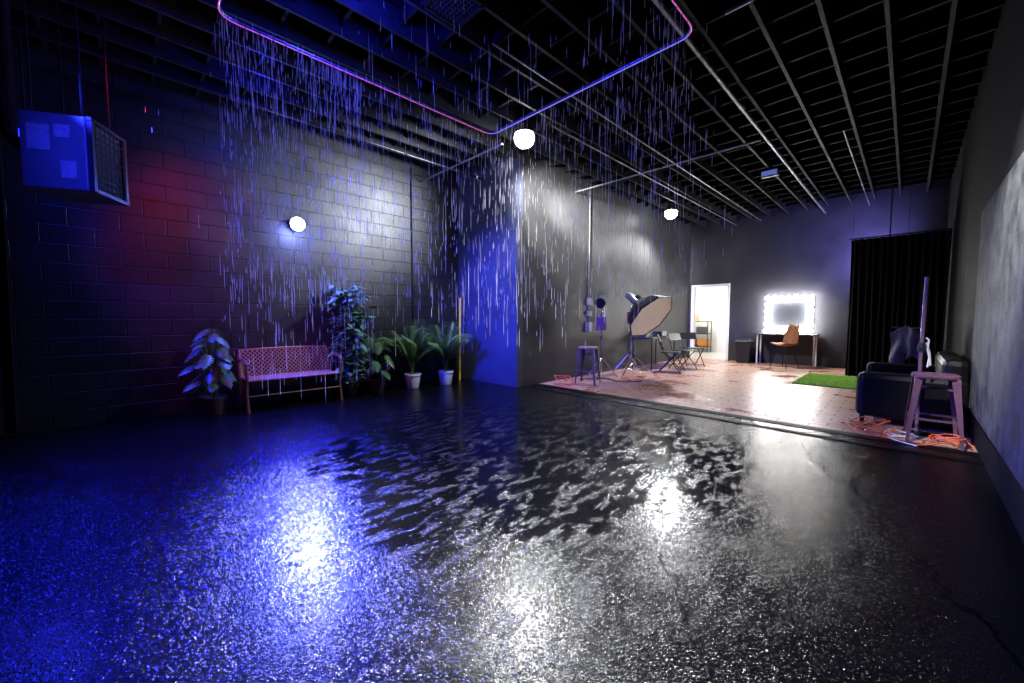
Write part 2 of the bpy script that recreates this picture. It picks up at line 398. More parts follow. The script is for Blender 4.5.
par((-2.4,-1.2,3.3),(-4.9,.3,2.4),BL,480,40,'blue stage spotlight hung from the joists',1.0)
par((-4.55,-1.1,3.4),(-5.1,4.8,1.3),BL,8000,34,'blue stage spotlight aimed at the wall corner',1.0)
par((-6.15,-.62,3.0),(-4.2,1.0,.0),BL,1100,100,'added blue fill spotlight hidden behind the heater',1.0,.3)  # unseen fill lamp added to tint the left floor and wall blue
par((-4.45,.1,3.78),(-6.4,1.1,1.8),(1,.01,.03),300,64,'red stage spotlight hung from the joists',1.0,.2)
par((-.35,11.3,2.45),(-1.1,12.3,2.9),(.3,.27,1),450,140,'violet spotlight hung behind the curtain',1.0)
par((-.55,2.9,3.55),(.48,4.4,1.65),(1,1,.97),1500,42,'white spotlight aimed at the side wall',1.0)
light('ceiling_blue_fill','POINT',(-3.1,1.5,3.75),80,BL,.1)  # bare blue points added to tint the joists, no fixture there
light('ceiling_blue_fill','POINT',(-5.2,1.2,3.8),20,BL,.1)
light('hall_light','AREA',(-5.0,13.8,2.6),110,(1,.99,.95),1.5,(-5,13.8,0))
# ---------------------------------------------------------------- heater
Dv=math.radians(152.4)
e=thing('unit_heater','boxy metal ceiling heater with louvred outlet and paper labels','heater',(-4.8,-.17,2.25),Dv-pi/2)
W,L,H=.42,.45,.60
M_HT=mat('heater_enamel',(.16,.17,.2),.5,metal=.2,noise=.12,nscale=5)
M_HD=mat('heater_dark',(.008,.009,.014),.6,noise=.1,spec=.2)
m=M(); m.box((-W/2,L/2,H/2),(W,L,H)); m.obj('heater_casing',M_HT,e,bevel=.012)
M().box((.004,L/2,H/2),(.006,L-.04,H-.04)).obj('outlet_recess',M_HD,e)
m=M()
for i in range(10): m.box((.018,L/2,.06+i*.054),(.006,L-.08,.03),rotm(0,.6,0))
m.obj('louvre',mat('louvre_metal',(.012,.014,.022),.5,noise=.1,spec=.2),e)
m=M()
for i in range(7): m.cyl((.034,.05+i*.058,.03),(.034,.05+i*.058,H-.03),.004,n=5)
m.obj('grille_bar',mat('grille_metal',(.02,.022,.03),.5,noise=.1,spec=.2),e,kind='stuff')
m=M(); m.box((.02,.02,H/2),(.035,.03,H)); m.box((.02,L-.02,H/2),(.035,.03,H)); m.box((.02,L/2,H-.015),(.035,L,.03)); m.box((.02,L/2,.015),(.035,L,.03))
m.obj('louvre_frame',mat('heater_frame',(.02,.02,.03),.5,noise=.1,spec=.2),e)
M_PAP=mat('label_paper',(.4,.4,.4),.7,noise=.3,nscale=60)
for c,d in (((-.12,-.004,.16),(.1,.006,.14)),((-.30,-.004,.40),(.14,.006,.2)),((-.15,-.004,.46),(.1,.006,.1))): M().box(c,d).obj('paper_label',M_PAP,e)
for x in (-.05,-W+.05):
    for y in (.06,L-.06): M().cyl((x,y,H),(x,y,1.75),.007,n=6).obj('hanging_rod',M_BMET,e)
m=M(); m.tube([(-W,.3,.4),(-.60,.3,.4),(-.68,.3,.5),(-.68,.3,1.7)],.05,12)
m.obj('flue_pipe',M_BMET,e,True)
# ---------------------------------------------------------------- bench
M_BW=mat('brown_woven_metal',(.33,.20,.15),.5,metal=.1,noise=.2,nscale=30)
M_BS=mat('bench_iron',(.14,.08,.06),.5,metal=.2,noise=.2)
e=thing('garden_bench','brown metal garden bench with lattice back and curved arms','bench',(-6.32,1.03,0))
LB=1.22
def lattice(mm,P,w,h,sp,th):
    n=int((w+h)/sp)
    for i in range(n+1):
        a=i*sp
        for s_ in (0,1):
            u0=a; v0=0; 
            if u0>w: v0=u0-w; u0=w
            u1=a-h; v1=h
            if u1<0: v1=h+u1; u1=0
            if v0>=h or v1<=0: continue
            if s_: p,q=P(w-u0,v0),P(w-u1,v1)
            else: p,q=P(u0,v0),P(u1,v1)
            if (q-p).length>.01: mm.cyl(p,q,th,n=5)
Pb=lambda u,v: Vector((.06-.12*v/.42+.02*0,u+.05,.40+v))
m=M(); lattice(m,Pb,LB-.1,.37,.055,.0065)
m.tube([Pb(0,0),Pb(0,.37),Pb(LB*.25,.378),Pb(LB*.5-.05,.382),Pb(LB*.75-.1,.378),Pb(LB-.1,.37),Pb(LB-.1,0),Pb(0,0)],.014,8)
m.obj('backrest',M_BW,e,True)
Ps=lambda u,v: Vector((.08+v,u+.05,.405))
m=M(); lattice(m,Ps,LB-.1,.40,.05,.0065)
m.tube([Ps(0,0),Ps(LB-.1,0),Ps(LB-.1,.4),Ps(0,.4),Ps(0,0)],.014,8); m.box((.28,LB/2,.398),(.38,LB-.14,.004))
m.obj('seat',M_BW,e,True)
for y in (.03,LB-.03):
    M().tube([(.46,y,.63),(.48,y,.60),(.46,y,.42),(.44,y,.22),(.50,y,0)],[.014,.016,.02,.017,.02],8).obj('leg',M_BS,e,True)
    M().tube([(.0,y,.72),(.06,y,.42),(.08,y,.25),(.02,y,0)],[.012,.018,.018,.02],8).obj('leg',M_BS,e,True)
    M().tube([(.03,y,.62),(.15,y,.66),(.3,y,.655),(.44,y,.645),(.5,y,.62),(.51,y,.585),(.48,y,.57)],[.014,.018,.022,.022,.018,.014,.01],8).obj('armrest',M_BS,e,True)
M().tube([(.46,.03,.2),(.46,LB-.03,.2)],.009,6).obj('stretcher',M_BS,e,True)
# ---------------------------------------------------------------- plants
def leafmat(name,a,b,rough=.4,spec=.5):
    g=G(name); g.set('Base Color',g.ramp(g.noise(7,2),.35,a,.65,b)); g.set('Roughness',rough); g.set('Specular IOR Level',spec); return g.m
M_LF=leafmat('monstera_leaf',(.025,.08,.035),(.07,.18,.06),.4,.4)
M_LP=leafmat('palm_leaf',(.07,.18,.04),(.2,.36,.1))
M_LB=leafmat('ficus_leaf',(.04,.14,.11),(.14,.32,.24),.4,.5)
M_STEM=mat('plant_stem',(.08,.14,.04),.6,noise=.2); M_TRUNK=mat('plant_trunk',(.16,.1,.06),.8,noise=.3)
M_SOIL=mat('potting_soil',(.02,.014,.01),.9,noise=.4,bump=.6)
M_POTW=mat('white_pot',(.92,.94,1),.3,noise=.04); M_POTB=mat('dark_pot',(.05,.035,.03),.4,noise=.2)
def leaf(mm,base,d,nrm,L,Wd,notch=False,droop=.2,n=11,heart=.12):
    d=Vector(d).normalized(); nrm=Vector(nrm); s=d.cross(nrm).normalized(); nn=s.cross(d).normalized()
    vs=[];fs=[]
    for i in range(n+1):
        t=i/n; c=Vector(base)+d*L*t-Vector((0,0,1))*droop*L*t*t
        w=Wd*.5*math.sin(pi*min(1,max(.0,t**.75)))**.8 if 0<t<1 else 0.004
        if i==0 and heart: w=Wd*.25
        if notch and i%2==0 and 1<i<n: w*=.5
        bk=d*(-heart*L*(1-t))
        vs+= [c, c+s*w+bk-nn*w*.25, c-s*w+bk-nn*w*.25]
    for i in range(n):
        a=i*3; b=a+3
        fs+=[(a,a+1,b+1,b),(a,b,b+2,a+2)]
    mm.add(vs,fs)
def pot(e,r,h,m_,base=0):
    M().lathe([(r*.72,0),(r*.76,.01),(r,h*.88),(r*1.07,h*.88),(r*1.07,h),(r*.95,h),(r*.93,h*.9)]).obj('pot',m_,e,True)
    M().lathe([(.01,h*.86),(r*.93,h*.88)],n=20).obj('soil',M_SOIL,e)
def monstera(loc,ht,seed,potm,label,nl=15,sp=.36,ls=.3):
    rnd=random.Random(seed); e=thing('potted_monstera',label,'plant',loc)
    pot(e,.13,.22,potm); st=M(); lf=M()
    for i in range(nl):
        a=i*2.4+rnd.uniform(-.3,.3); z=ht*(.35+.65*(i+1)/nl)*rnd.uniform(.9,1.0); r=sp*rnd.uniform(.35,1)*(1.1-.5*i/nl)
        ex,ey=math.cos(a)*r,math.sin(a)*r
        if loc[0]+ex<XL+.12: ex=XL+.12-loc[0]
        tip=Vector((ex,ey,z-.02))
        st.tube([(0,0,.18),Vector((ex*.3,ey*.3,z*.6)),Vector((ex*.7,ey*.7,z*.9)),tip],.006,5)
        out=Vector((math.cos(a)*.7+.5,math.sin(a)*.7-.15,-.45+rnd.uniform(-.3,.3)))
        leaf(lf,tip,out,Vector((.5*math.cos(a)+.5,.5*math.sin(a)-.2+rnd.uniform(-.4,.4),.7)),ls*rnd.uniform(.7,1.15),ls*.9*rnd.uniform(.8,1.1),True,.35,13)
    for i,v in enumerate(lf.v):
        if v[0]+loc[0]<XL+.02: lf.v[i]=(XL+.02-loc[0],v[1],v[2])
        if v[2]<.03: lf.v[i]=(lf.v[i][0],v[1],.03)
    st.obj('stem',M_STEM,e,True); lf.obj('foliage',M_LF,e,True)
def palm(loc,ht,seed,label,nf=13,potr=.135,poth=.25):
    rnd=random.Random(seed); e=thing('potted_palm',label,'plant',loc)
    pot(e,potr,poth,M_POTW); st=M(); lf=M()
    for i in range(nf):
        a=i*2.4+rnd.uniform(-.3,.3); lean=rnd.uniform(.1,.75); Lf=(ht-.2)*rnd.uniform(.85,1.12)
        P=[]
        for k in range(13):
            t=k/12; r=Lf*(.1*t+.5*lean*t**1.6); z=.2+Lf*(t*1.08-(.12+.45*lean)*t*t)
            P.append(Vector((math.cos(a)*r,math.sin(a)*r,z)))
        st.tube(P,[.006-.004*k/12 for k in range(13)],5)
        for k in range(4,13):
            for q in (0,.5):
                if k==12 and q: continue
                p=P[k].lerp(P[min(12,k+1)],q); t=(P[min(12,k+1)]-P[k-1]).normalized(); s=t.cross(Vector((0,0,1)))
                if s.length<.05: s=Vector((-math.sin(a),math.cos(a),0))
                s.normalize(); ll=.20*math.sin(pi*(k+q-3)/11)+.06
                for sg in (1,-1):
                    leaf(lf,p,t*.8+s*sg,Vector((0,0,1)),ll,.022,False,.45,4,0)
    for mm in (st,lf):
        for i,v in enumerate(mm.v):
            x,y,z=v
            if x+loc[0]<XL+.02: x=XL+.02-loc[0]
            if y+loc[1]>YC-.02: y=YC-.02-loc[1]
            mm.v[i]=(x,y,z)
    st.obj('stem',M_STEM,e,True); lf.obj('foliage',M_LP,e,True)
monstera((-6.08,.75,0),1.18,3,M_POTB,'leafy monstera in a dark pot beside the bench',24,.19,.19)
monstera((-6.02,2.86,0),1.05,5,M_POTB,'leafy monstera in a dark pot among other plants',18,.22,.22)
palm((-6.0,3.5,0),1.2,11,'feathery palm in a round white pot by the block wall',17)
palm((-5.9,4.12,0),1.16,17,'feathery palm in a white pot near the wall corner',16)
# ficus
e=thing('potted_ficus','tall bushy ficus tree in a dark pot behind the bench end','plant',(-6.08,2.46,0))
pot(e,.14,.24,M_POTB); tr=M(); lf=M(); rnd=random.Random(4)
for j in range(4):
    a=j*1.6; P=[Vector((math.cos(a+.6*k)*.03*k**.9,math.sin(a+.6*k)*.04*k**.9,.2+.245*k)) for k in range(7)]
    tr.tube(P,[.016-.0018*k for k in range(7)],6)
    for k in range(1,7):
        for q in range(8):
            b=rnd.uniform(0,2*pi); p=P[k].lerp(P[k-1],rnd.random()); tip=p+Vector((math.cos(b),math.sin(b),.5))*rnd.uniform(.06,.19)
            tr.tube([p,tip],.004,4)
            for w in range(4):
                c=rnd.uniform(0,2*pi); leaf(lf,p.lerp(tip,.4+.2*w),Vector((math.cos(c),math.sin(c),rnd.uniform(-.5,.4))),Vector((rnd.uniform(-.4,.4),rnd.uniform(-.4,.4),1)),.14*rnd.uniform(.8,1.2),.07,False,.3,5,0)
for mm in (tr,lf):
    for i,v in enumerate(mm.v):
        if v[0]-6.08<XL+.02: mm.v[i]=(XL+.02+6.08,v[1],v[2])
tr.obj('trunk',M_TRUNK,e,True); lf.obj('foliage',M_LB,e,True)
# bamboo pole
e=thing('bamboo_pole','yellow bamboo pole leaning in the wall corner','pole',(-6.12,4.6,0))
P=[Vector((-.012*k,.012*k,.2*k)) for k in range(9)]
M().tube(P,.02,10).obj('pole_shaft',mat('bamboo',(.9,.6,.05),.55,noise=.2,spec=.1),e,True)
for p in P[1:-1]: M().cyl(p-Vector((0,0,.008)),p+Vector((0,0,.008)),.024,n=10).obj('node_ring',mat('bamboo_dark',(.5,.35,.05),.5,noise=.2) if p is P[1] else bpy.data.materials['bamboo_dark'],e,True)
# ---------------------------------------------------------------- stools
def stool(loc,rz,matl,label,h=.64,w=.19,seatm=None):
    e=thing('metal_stool',label,'stool',loc,rz)
    m=M(); n=32
    def rr(r,z):
        out=[]
        for k in range(n):
            a=2*pi*k/n; c,s=math.cos(a),math.sin(a); q=(abs(c)**5+abs(s)**5)**-.2
            out.append(Vector((c*q*r,s*q*r,z)))
        return out
    R=[rr(.03,h-.012),rr(.10,h-.010),rr(.145,h),rr(.155,h-.004),rr(.16,h-.035)]
    vs=[v for r in R for v in r]; fs=[]
    for i in range(len(R)-1):
        for k in range(n): fs.append((i*n+k,i*n+(k+1)%n,(i+1)*n+(k+1)%n,(i+1)*n+k))
    m.add(vs,fs); so=m.obj('seat',seatm or matl,e,True); sd=so.modifiers.new('s','SOLIDIFY'); sd.thickness=.004
    for sx in (1,-1):
        for sy in (1,-1):
            a=Vector((sx*.145,sy*.145,h-.02)); b=Vector((sx*w,sy*w,0)); mm=M(); vs=[]
            for p,ww in ((a,.055),(a.lerp(b,.5),.036),(b,.022)):
                vs+=[p+Vector((-sx*ww,0,0)),p,p+Vector((0,-sy*ww,0)),p]
            fs=[(0,1,5,4),(1,2,6,5),(4,5,9,8),(5,6,10,9)]
            mm.add(vs,fs); lo=mm.obj('leg',matl,e); s2=lo.modifiers.new('s','SOLIDIFY'); s2.thickness=.003
    zz=h*.36; q=.145+(w-.145)*(1-zz/h)-.008
    m=M()
    for s in (1,-1): m.box((0,s*q,zz),(2*q,.006,.02)); m.box((s*q,0,zz),(.006,2*q,.02))
    m.obj('footrest',matl,e)
    zz=h*.8; m=M(); q=.14
    m.box((0,0,zz),(2*q*1.35,.006,.02),rotm(0,0,pi/4)); m.box((0,0,zz),(2*q*1.35,.006,.02),rotm(0,0,-pi/4)); m.obj('cross_brace',matl,e)
    return e
M_ST1=mat('mauve_steel',(.14,.065,.10),.4,metal=.2,noise=.15); M_ST2=mat('brown_steel',(.06,.04,.03),.5,noise=.2,spec=.3); M_STW=mat('wood_seat',(.28,.17,.1),.5,noise=.2,spec=.3)
stool((.2,5.53,0.004),0.05,M_ST1,'mauve painted metal stool with splayed legs beside the sofa',.66)
stool((-4.1,6.0,.004),.3,M_ST2,'brown metal stool standing by the black wall',.68,.19,M_STW)
# ---------------------------------------------------------------- sofa
M_LE=mat('black_leather',(.005,.005,.006),.45,noise=.3,bump=.25,bscale=120,spec=.2)
e=thing('leather_sofa','low black leather sofa against the side wall','sofa',(-.40,5.98,.002))
SW,SL=.86,1.65
M().box((.44,SL/2,.20),(SW-.04,SL-.06,.22)).obj('sofa_base',M_LE,e,bevel=.03)
for y in (.11,SL-.11): M().box((.43,y,.33),(SW,.22,.50)).obj('armrest',M_LE,e,bevel=.06)
for y in (.22+.3,SL-.22-.3): M().box((.34,y,.38),(.64,.6,.17)).obj('seat_cushion',M_LE,e,bevel=.05)
M().box((.76,SL/2,.46),(.2,SL-.04,.64)).obj('backrest',M_LE,e,bevel=.07)
for x in (.06,.8):
    for y in (.08,SL-.08): M().cyl((x,y,0),(x,y,.1),.02,.028).obj('leg',M_BMET,e)
M_CL=mat('grey_cloth',(.14,.135,.145),.9,noise=.4,nscale=6,bump=.3,spec=.1)
def drape(name,cx,cy,cz,w,h,m_,rz,amp=.03,par=None):
    mm=M(); nx,nz=22,14; vs=[];fs=[]
    for j in range(nz+1):
        for i in range(nx+1):
            t=i/nx-.5; s=j/nz
            sh=1-.55*max(0,1-s*5)**2
            vs.append(Vector((t*w*(sh+.15*s),amp*math.sin(t*14+s*3)*(.3+s)+.02*math.cos(t*9+s*6),-s*h*(1-.12*math.sin(t*7))-.10*abs(t)*(s<.2))))
    for j in range(nz):
        for i in range(nx): a=j*(nx+1)+i; fs.append((a,a+1,a+nx+2,a+nx+1))
    mm.add(vs,fs); o=mm.obj(name,m_,par,True); o.location=(cx,cy,cz); o.rotation_euler=(0,0,rz)
    sd=o.modifiers.new('s','SOLIDIFY'); sd.thickness=.012
    return o
e=thing('coat_stand','slim black stand with a grey coat draped over it','coat stand',(-.02,7.82,.002))
M().cyl((0,0,0),(0,0,1.12),.012).obj('pole',M_BMET,e)
M().lathe([(.15,0),(.15,.015),(.03,.03)]).obj('base',M_BMET,e,True)
M().cyl((-.15,.08,1.07),(.15,-.08,1.07),.01).obj('crossbar',M_BMET,e)
drape('coat',0,-.02,1.1,.34,.5,M_CL,-.5,par=e)['label']='crumpled grey cloth coat'
e=thing('light_stand','tall slim mauve light stand with a clamp behind the stool','light stand',(.1,5.83,.002))
M_MV=mat('mauve_tube',(.28,.17,.22),.35,metal=.4,noise=.1)
M().lathe([(.11,0),(.11,.012),(.03,.025)]).obj('stand_base',M_BMET,e,True)
M().cyl((0,0,.02),(0,0,.9),.014).obj('lower_pole',M_MV,e,True); M().cyl((0,0,.9),(0.01,0,1.62),.016).obj('upper_pole',M_MV,e,True)
m=M(); m.lathe([(.028,.86),(.03,.9),(.022,.95)]); m.box((.035,0,.9),(.04,.012,.03)); m.obj('clamp_knob',M_BLACK,e)
m=M(); m.tube([(.03,0,1.0),(.05,-.01,.98),(.045,-.01,.88),(.06,0,.8),(.05,-.02,.7),(.07,0,.72),(.06,.01,.85),(.035,0,.95)],.008,6); m.obj('coiled_cable',M_WHITE,e,True)
# cables
def cable(pts,col,label,r=.006):
    e=M(); P=[Vector(p) for p in pts]; out=[]
    for i in range(len(P)-1):
        p0=P[max(0,i-1)];p1=P[i];p2=P[i+1];p3=P[min(len(P)-1,i+2)]
        for k in range(6):
            t=k/6; out.append(.5*((2*p1)+(p2-p0)*t+(2*p0-5*p1+4*p2-p3)*t*t+(3*p1-p0-3*p2+p3)*t**3))
    out.append(P[-1]); e.tube(out,r,6); o=e.obj('extension_cord',col,None,True); tag(o,label,'cable'); return o
M_OR=mat('orange_cord',(.75,.11,.03),.45,noise=.05); M_BC=mat('black_cord',(.015,.015,.015),.4,noise=.1); M_WC=mat('white_cord',(.6,.6,.6),.4,noise=.05)
def loops(cx,cy,r,n,seed,z=.012,zv=.03):
    rd=random.Random(seed); P=[]
    for i in range(n*7):
        a=2*pi*i/7; q=r*rd.uniform(.6,1.3); P.append((cx+math.cos(a)*q+rd.uniform(-.03,.03),cy+math.sin(a)*q*.8,z+zv*rd.random()))
    return P
cable(loops(-.22,5.62,.15,2,1,.014,.16)+[(-.3,5.5,.012),(-.42,5.7,.012),(-.5,6.0,.012)],M_OR,'tangled orange extension cord on the tiles by the sofa',.0055)
cable(loops(.3,5.45,.11,2,2,.014,.12)+[(.1,5.25,.012),(-.15,5.42,.014)],M_OR,'loose orange cord coiled under the metal stool',.0055)
cable(loops(.0,5.58,.12,2,8,.014,.03)+[(-.1,5.4,.012),(.1,5.2,.012)],M_WC,'thin white cord tangled beside the stool',.005)
cable(loops(-4.42,5.75,.17,2,15,.014,.12)+[(-4.3,5.6,.012),(-4.15,5.8,.012),(-4.5,5.5,.012),(-4.1,5.5,.012)],M_OR,'orange cord lying on the tiles by the wall',.0065)
cable([(-4.5,6.3,.012),(-4.2,6.7,.012),(-3.8,6.6,.012),(-3.5,6.9,.012),(-3.7,7.3,.012),(-3.9,7.5,.012)],M_BC,'black cord running to the light stand',.009)
cable(loops(-3.75,7.0,.2,2,5)+[(-3.5,7.7,.012)],M_OR,'orange cord looped around the stand legs',.006)
# ---------------------------------------------------------------- rug
e=thing('grass_rug','rectangular bright green artificial grass rug on the tiles','rug',(-1.0,9.55,.002))
M().box((0,0,.008),(.95,1.7,.016)).obj('rug_backing',mat('turf_base',(.08,.2,.03),.9,noise=.3),e)
m=M(); rnd=random.Random(2)
for i in range(5000):
    x,y=rnd.uniform(-.47,.47),rnd.uniform(-.84,.84); a=rnd.uniform(0,pi); c,s=math.cos(a)*.006,math.sin(a)*.006
    m.add([(x-c,y-s,.015),(x+c,y+s,.015),(x+rnd.uniform(-.01,.01),y+rnd.uniform(-.01,.01),.045)],[(0,1,2)])
m.obj('grass_blades',mat('turf_blade',(.42,.66,.12),.7,noise=.3),e,kind='stuff')
# ---------------------------------------------------------------- curtain
M_CU=mat('black_curtain',(.006,.006,.007),.9,noise=.2,spec=.1)
def curtain(loc,w,h,label,rz=0,folds=14):
    e=thing('black_curtain',label,'curtain',loc,rz)
    mm=M(); nx,nz=folds*10,16; vs=[];fs=[]
    for j in range(nz+1):
        s=j/nz
        for i in range(nx+1):
            t=i/nx; a=.045*(.6+.5*s); vs.append((t*w+.012*math.sin(t*40+s*3),a*math.sin(t*2*pi*folds+.5*math.sin(s*3+t*9)),h-(h-.03)*s))
    for j in range(nz):
        for i in range(nx): q=j*(nx+1)+i; fs.append((q,q+1,q+nx+2,q+nx+1))
    mm.add(vs,fs); mm.obj('curtain_cloth',M_CU,e,True)
    M().cyl((-.03,0,h+.02),(w,0,h+.02),.014).obj('curtain_rod',M_BMET,e)
    for i in range(folds): M().box(((i+.5)*w/folds,0,h+.005),(.008,.035,.05)).obj('curtain_ring',M_BMET,e)
    for q in (.02,w*.6): M().cyl((q,0,h+.02),(q,0,3.92),.004,n=6).obj('suspension_wire',M_BMET,e)
    return e
curtain((-.88,10.44,.004),1.34,2.76,'floor length black pleated curtain on a rod')
curtain((-6.32,-1.5,0),.7,3.3,'heavy black drape hanging by the block wall',pi/2,7)
# ---------------------------------------------------------------- vanity
e=thing('vanity_desk','slim black vanity table with white legs at the end wall','table',(-2.2,YF-.25,.002))
M().box((0,0,.79),(1.3,.42,.035)).obj('table_top',M_BLACK,e,bevel=.005)
for x in (-.6,.6):
    for y in (-.17,.17): M().box((x,y,.386),(.03,.03,.772)).obj('leg',M_WHITE,e,bevel=.004)
e=thing('vanity_mirror','rectangular makeup mirror framed with glowing round bulbs','mirror',(-2.2,YF-.05,.82))
MW,MH=1.08,.98
m=M(); m.box((0,0,MH/2),(MW-.06,.04,MH-.06)); m.obj('mirror_frame',mat('mirror_frame_paint',(.3,.3,.3),.5,noise=.04),e,bevel=.005)
M().box((0,-.025,MH/2),(MW-.36,.01,MH-.36)).obj('mirror_glass',mat('mirror_glass',(.07,.075,.09),.3,metal=.2,noise=.02),e)
ME=mat('bulb_glow',(1,1,1),.3,emit=(1,.98,.94),es=150)
bp=[(-MW/2+.07+(MW-.14)*i/6,MH-.065) for i in range(7)]+[(-MW/2+.07+(MW-.14)*i/6,.065) for i in range(7)]+[(s*(MW/2-.07),.065+(MH-.13)*i/5) for s in (1,-1) for i in range(1,5)]
for (bx,bz) in bp:
    M().sphere((bx,-.075,bz),.055,10).obj('light_bulb',ME,e,True)
for i,(x,h_,r_) in enumerate([(-.5,.12,.02),(-.38,.09,.025),(.45,.14,.018)]):
    e=thing('cosmetic_bottle','small white cosmetic bottle on the vanity table','bottle',(-2.2+x,YF-.33,.8095),group='bottles on the vanity')
    M().lathe([(r_,0),(r_,h_*.7),(r_*.5,h_*.8)],n=12).obj('bottle_body',M_WHITE,e,True); M().cyl((0,0,h_*.8),(0,0,h_),r_*.5).obj('bottle_cap',M_BLACK,e)
# vanity chair
e=thing('vanity_chair','tan shell chair with thin black legs at the vanity','chair',(-2.08,11.3,.002),pi-.5)
M_TAN=mat('tan_leather',(.26,.09,.03),.45,noise=.15)
m=M(); vs=[];fs=[]
nu,nv=10,14
for j in range(nv+1):
    s=j/nv
    if s<.45: y=.22-.44*s/.45; z=.55-.02*math.sin(pi*s/.45); ww=.20
    else: q=(s-.45)/.55; y=-.22-.10*q; z=.55+.50*q; ww=.20*(1-.4*q*q)
    for i in range(nu+1):
        t=i/nu*2-1; vs.append((t*ww,y+.06*t*t*(1 if s>.45 else .0),z+(.05*t*t if s<.5 else 0)))
for j in range(nv):
    for i in range(nu): a=j*(nu+1)+i; fs.append((a,a+1,a+nu+2,a+nu+1))
m.add(vs,fs); so=m.obj('seat_shell',M_TAN,e,True); sd=so.modifiers.new('s','SOLIDIFY'); sd.thickness=.03
for sx in (1,-1):
    for sy in (1,-1): M().cyl((sx*.1,sy*.1,.53),(sx*.21,sy*.2,0),.013,.009,8).obj('leg',M_BMET,e)
# bin
e=thing('trash_bin','black plastic trash bin with a lid by the end wall','bin',(-3.12,11.95,.002))
def fr(mm,w0,d0,w1,d1,z0,z1): mm.add([(-w0,-d0,z0),(w0,-d0,z0),(w0,d0,z0),(-w0,d0,z0),(-w1,-d1,z1),(w1,-d1,z1),(w1,d1,z1),(-w1,d1,z1)],[(0,3,2,1),(4,5,6,7),(0,1,5,4),(1,2,6,5),(2,3,7,6),(3,0,4,7)])
m=M(); fr(m,.15,.13,.19,.17,0,.55); m.obj('bin_body',M_BLACK,e,bevel=.015)
m=M(); m.box((0,0,.57),(.41,.37,.04)); fr(m,.19,.17,.15,.13,.59,.63); m.obj('bin_lid',M_BLACK,e,bevel=.01)
# ---------------------------------------------------------------- softbox light
def stand(e,h,spread=.45):
    M().cyl((0,0,.12),(0,0,h*.55),.015).obj('lower_pole',M_CHR,e,True); M().cyl((0,0,h*.55),(0,0,h),.011).obj('upper_pole',M_CHR,e,True)
    m=M(); m.lathe([(.025,.38),(.028,.42),(.025,.46)]); m.lathe([(.022,h*.55-.03),(.026,h*.55),(.022,h*.55+.02)]); m.obj('clamp_collar',M_BLACK,e,True)
    for k in range(3):
        a=2*pi*k/3+.5; c,s=math.cos(a),math.sin(a)
        mm=M(); mm.cyl((c*.02,s*.02,.42),(c*spread,s*spread,.012),.010,n=8); mm.cyl((c*.02,s*.02,.14),(c*spread*.55,s*spread*.55,.19),.007,n=6); mm.sphere((c*spread,s*spread,.018),.016,8)
        mm.obj('leg',M_CHR,e)
e=thing('softbox_light','octagonal softbox studio strobe on a chrome tripod stand','studio light',(-4.0,7.5,.002))
stand(e,1.45)
N=Vector((.76,-.12,-.62)).normalized(); q=N.to_track_quat('Z','Y').to_matrix()
C=Vector((0,0,1.55))
m=M(); m.lathe([(.05,-.22),(.065,-.2),(.065,.08)],C,16,q); m.obj('strobe_head',mat('strobe_grey',(.08,.08,.09),.35,noise=.1),e,True)
m=M(); 
Rm=q@rotm(0,0,pi/8)
vs=[];pr=[(.09,.06),(.25,.18),(.42,.32),(.52,.48),(.53,.52)]
for r,z in pr:
    for k in range(8):
        a=2*pi*k/8; vs.append(C+Rm@Vector((r*math.cos(a),r*math.sin(a),z)))
fs=[(i*8+k,i*8+(k+1)%8,(i+1)*8+(k+1)%8,(i+1)*8+k) for i in range(4) for k in range(8)]
m.add(vs,fs); so=m.obj('softbox_shell',M_BLACK,e); sd=so.modifiers.new('s','SOLIDIFY'); sd.thickness=.008
m=M(); vs=[C+Rm@Vector((.515*math.cos(2*pi*k/8),.515*math.sin(2*pi*k/8),.512)) for k in range(8)]+[C+Rm@Vector((0,0,.50))]
m.add(vs,[(k,(k+1)%8,8) for k in range(8)]); m.obj('diffuser',mat('glowing_diffuser_cloth',(.88,.88,.78),.8,noise=.06,nscale=5,emit=(.9,.85,.7),es=.12),e,label='pale cream fabric diffuser')  # faint emission brightens the cloth; no lamp is lit inside
m=M(); ring=[C+Rm@Vector((.525*math.cos(2*pi*k/8),.525*math.sin(2*pi*k/8),.52)) for k in range(9)]; m.tube(ring,.009,6); m.obj('softbox_rim',M_BLACK,e)
def strobe(loc,rz,h,label):
    e=thing('studio_strobe',label,'studio light',loc,rz)
    stand(e,h,.34)
    M().box((0,0,h+.06),(.13,.24,.13),rotm(.4,0,0)).obj('strobe_head',mat('strobe_blue',(.05,.06,.12),.35,noise=.1),e,bevel=.015)
    M().lathe([(.05,.1),(.10,.2),(.105,.21)],(0,0,h+.06),18,rotm(1.9,0,0)).obj('reflector_dish',M_BMET,e,True)
    m=M(); m.box((.0,-.05,h-.4),(.2,.12,.26)); m.box((0,-.03,h-.24),(.04,.02,.1)); m.obj('power_pack',mat('dark_red_pack',(.10,.03,.03),.5,noise=.2),e,bevel=.025,label='dark red hanging power pack')
strobe((-4.3,6.75,.002),.4,1.5,'small studio strobe on a chrome stand with a dark bag')
strobe((-4.38,8.05,.002),1.2,1.62,'taller studio strobe on a chrome stand near the softbox')
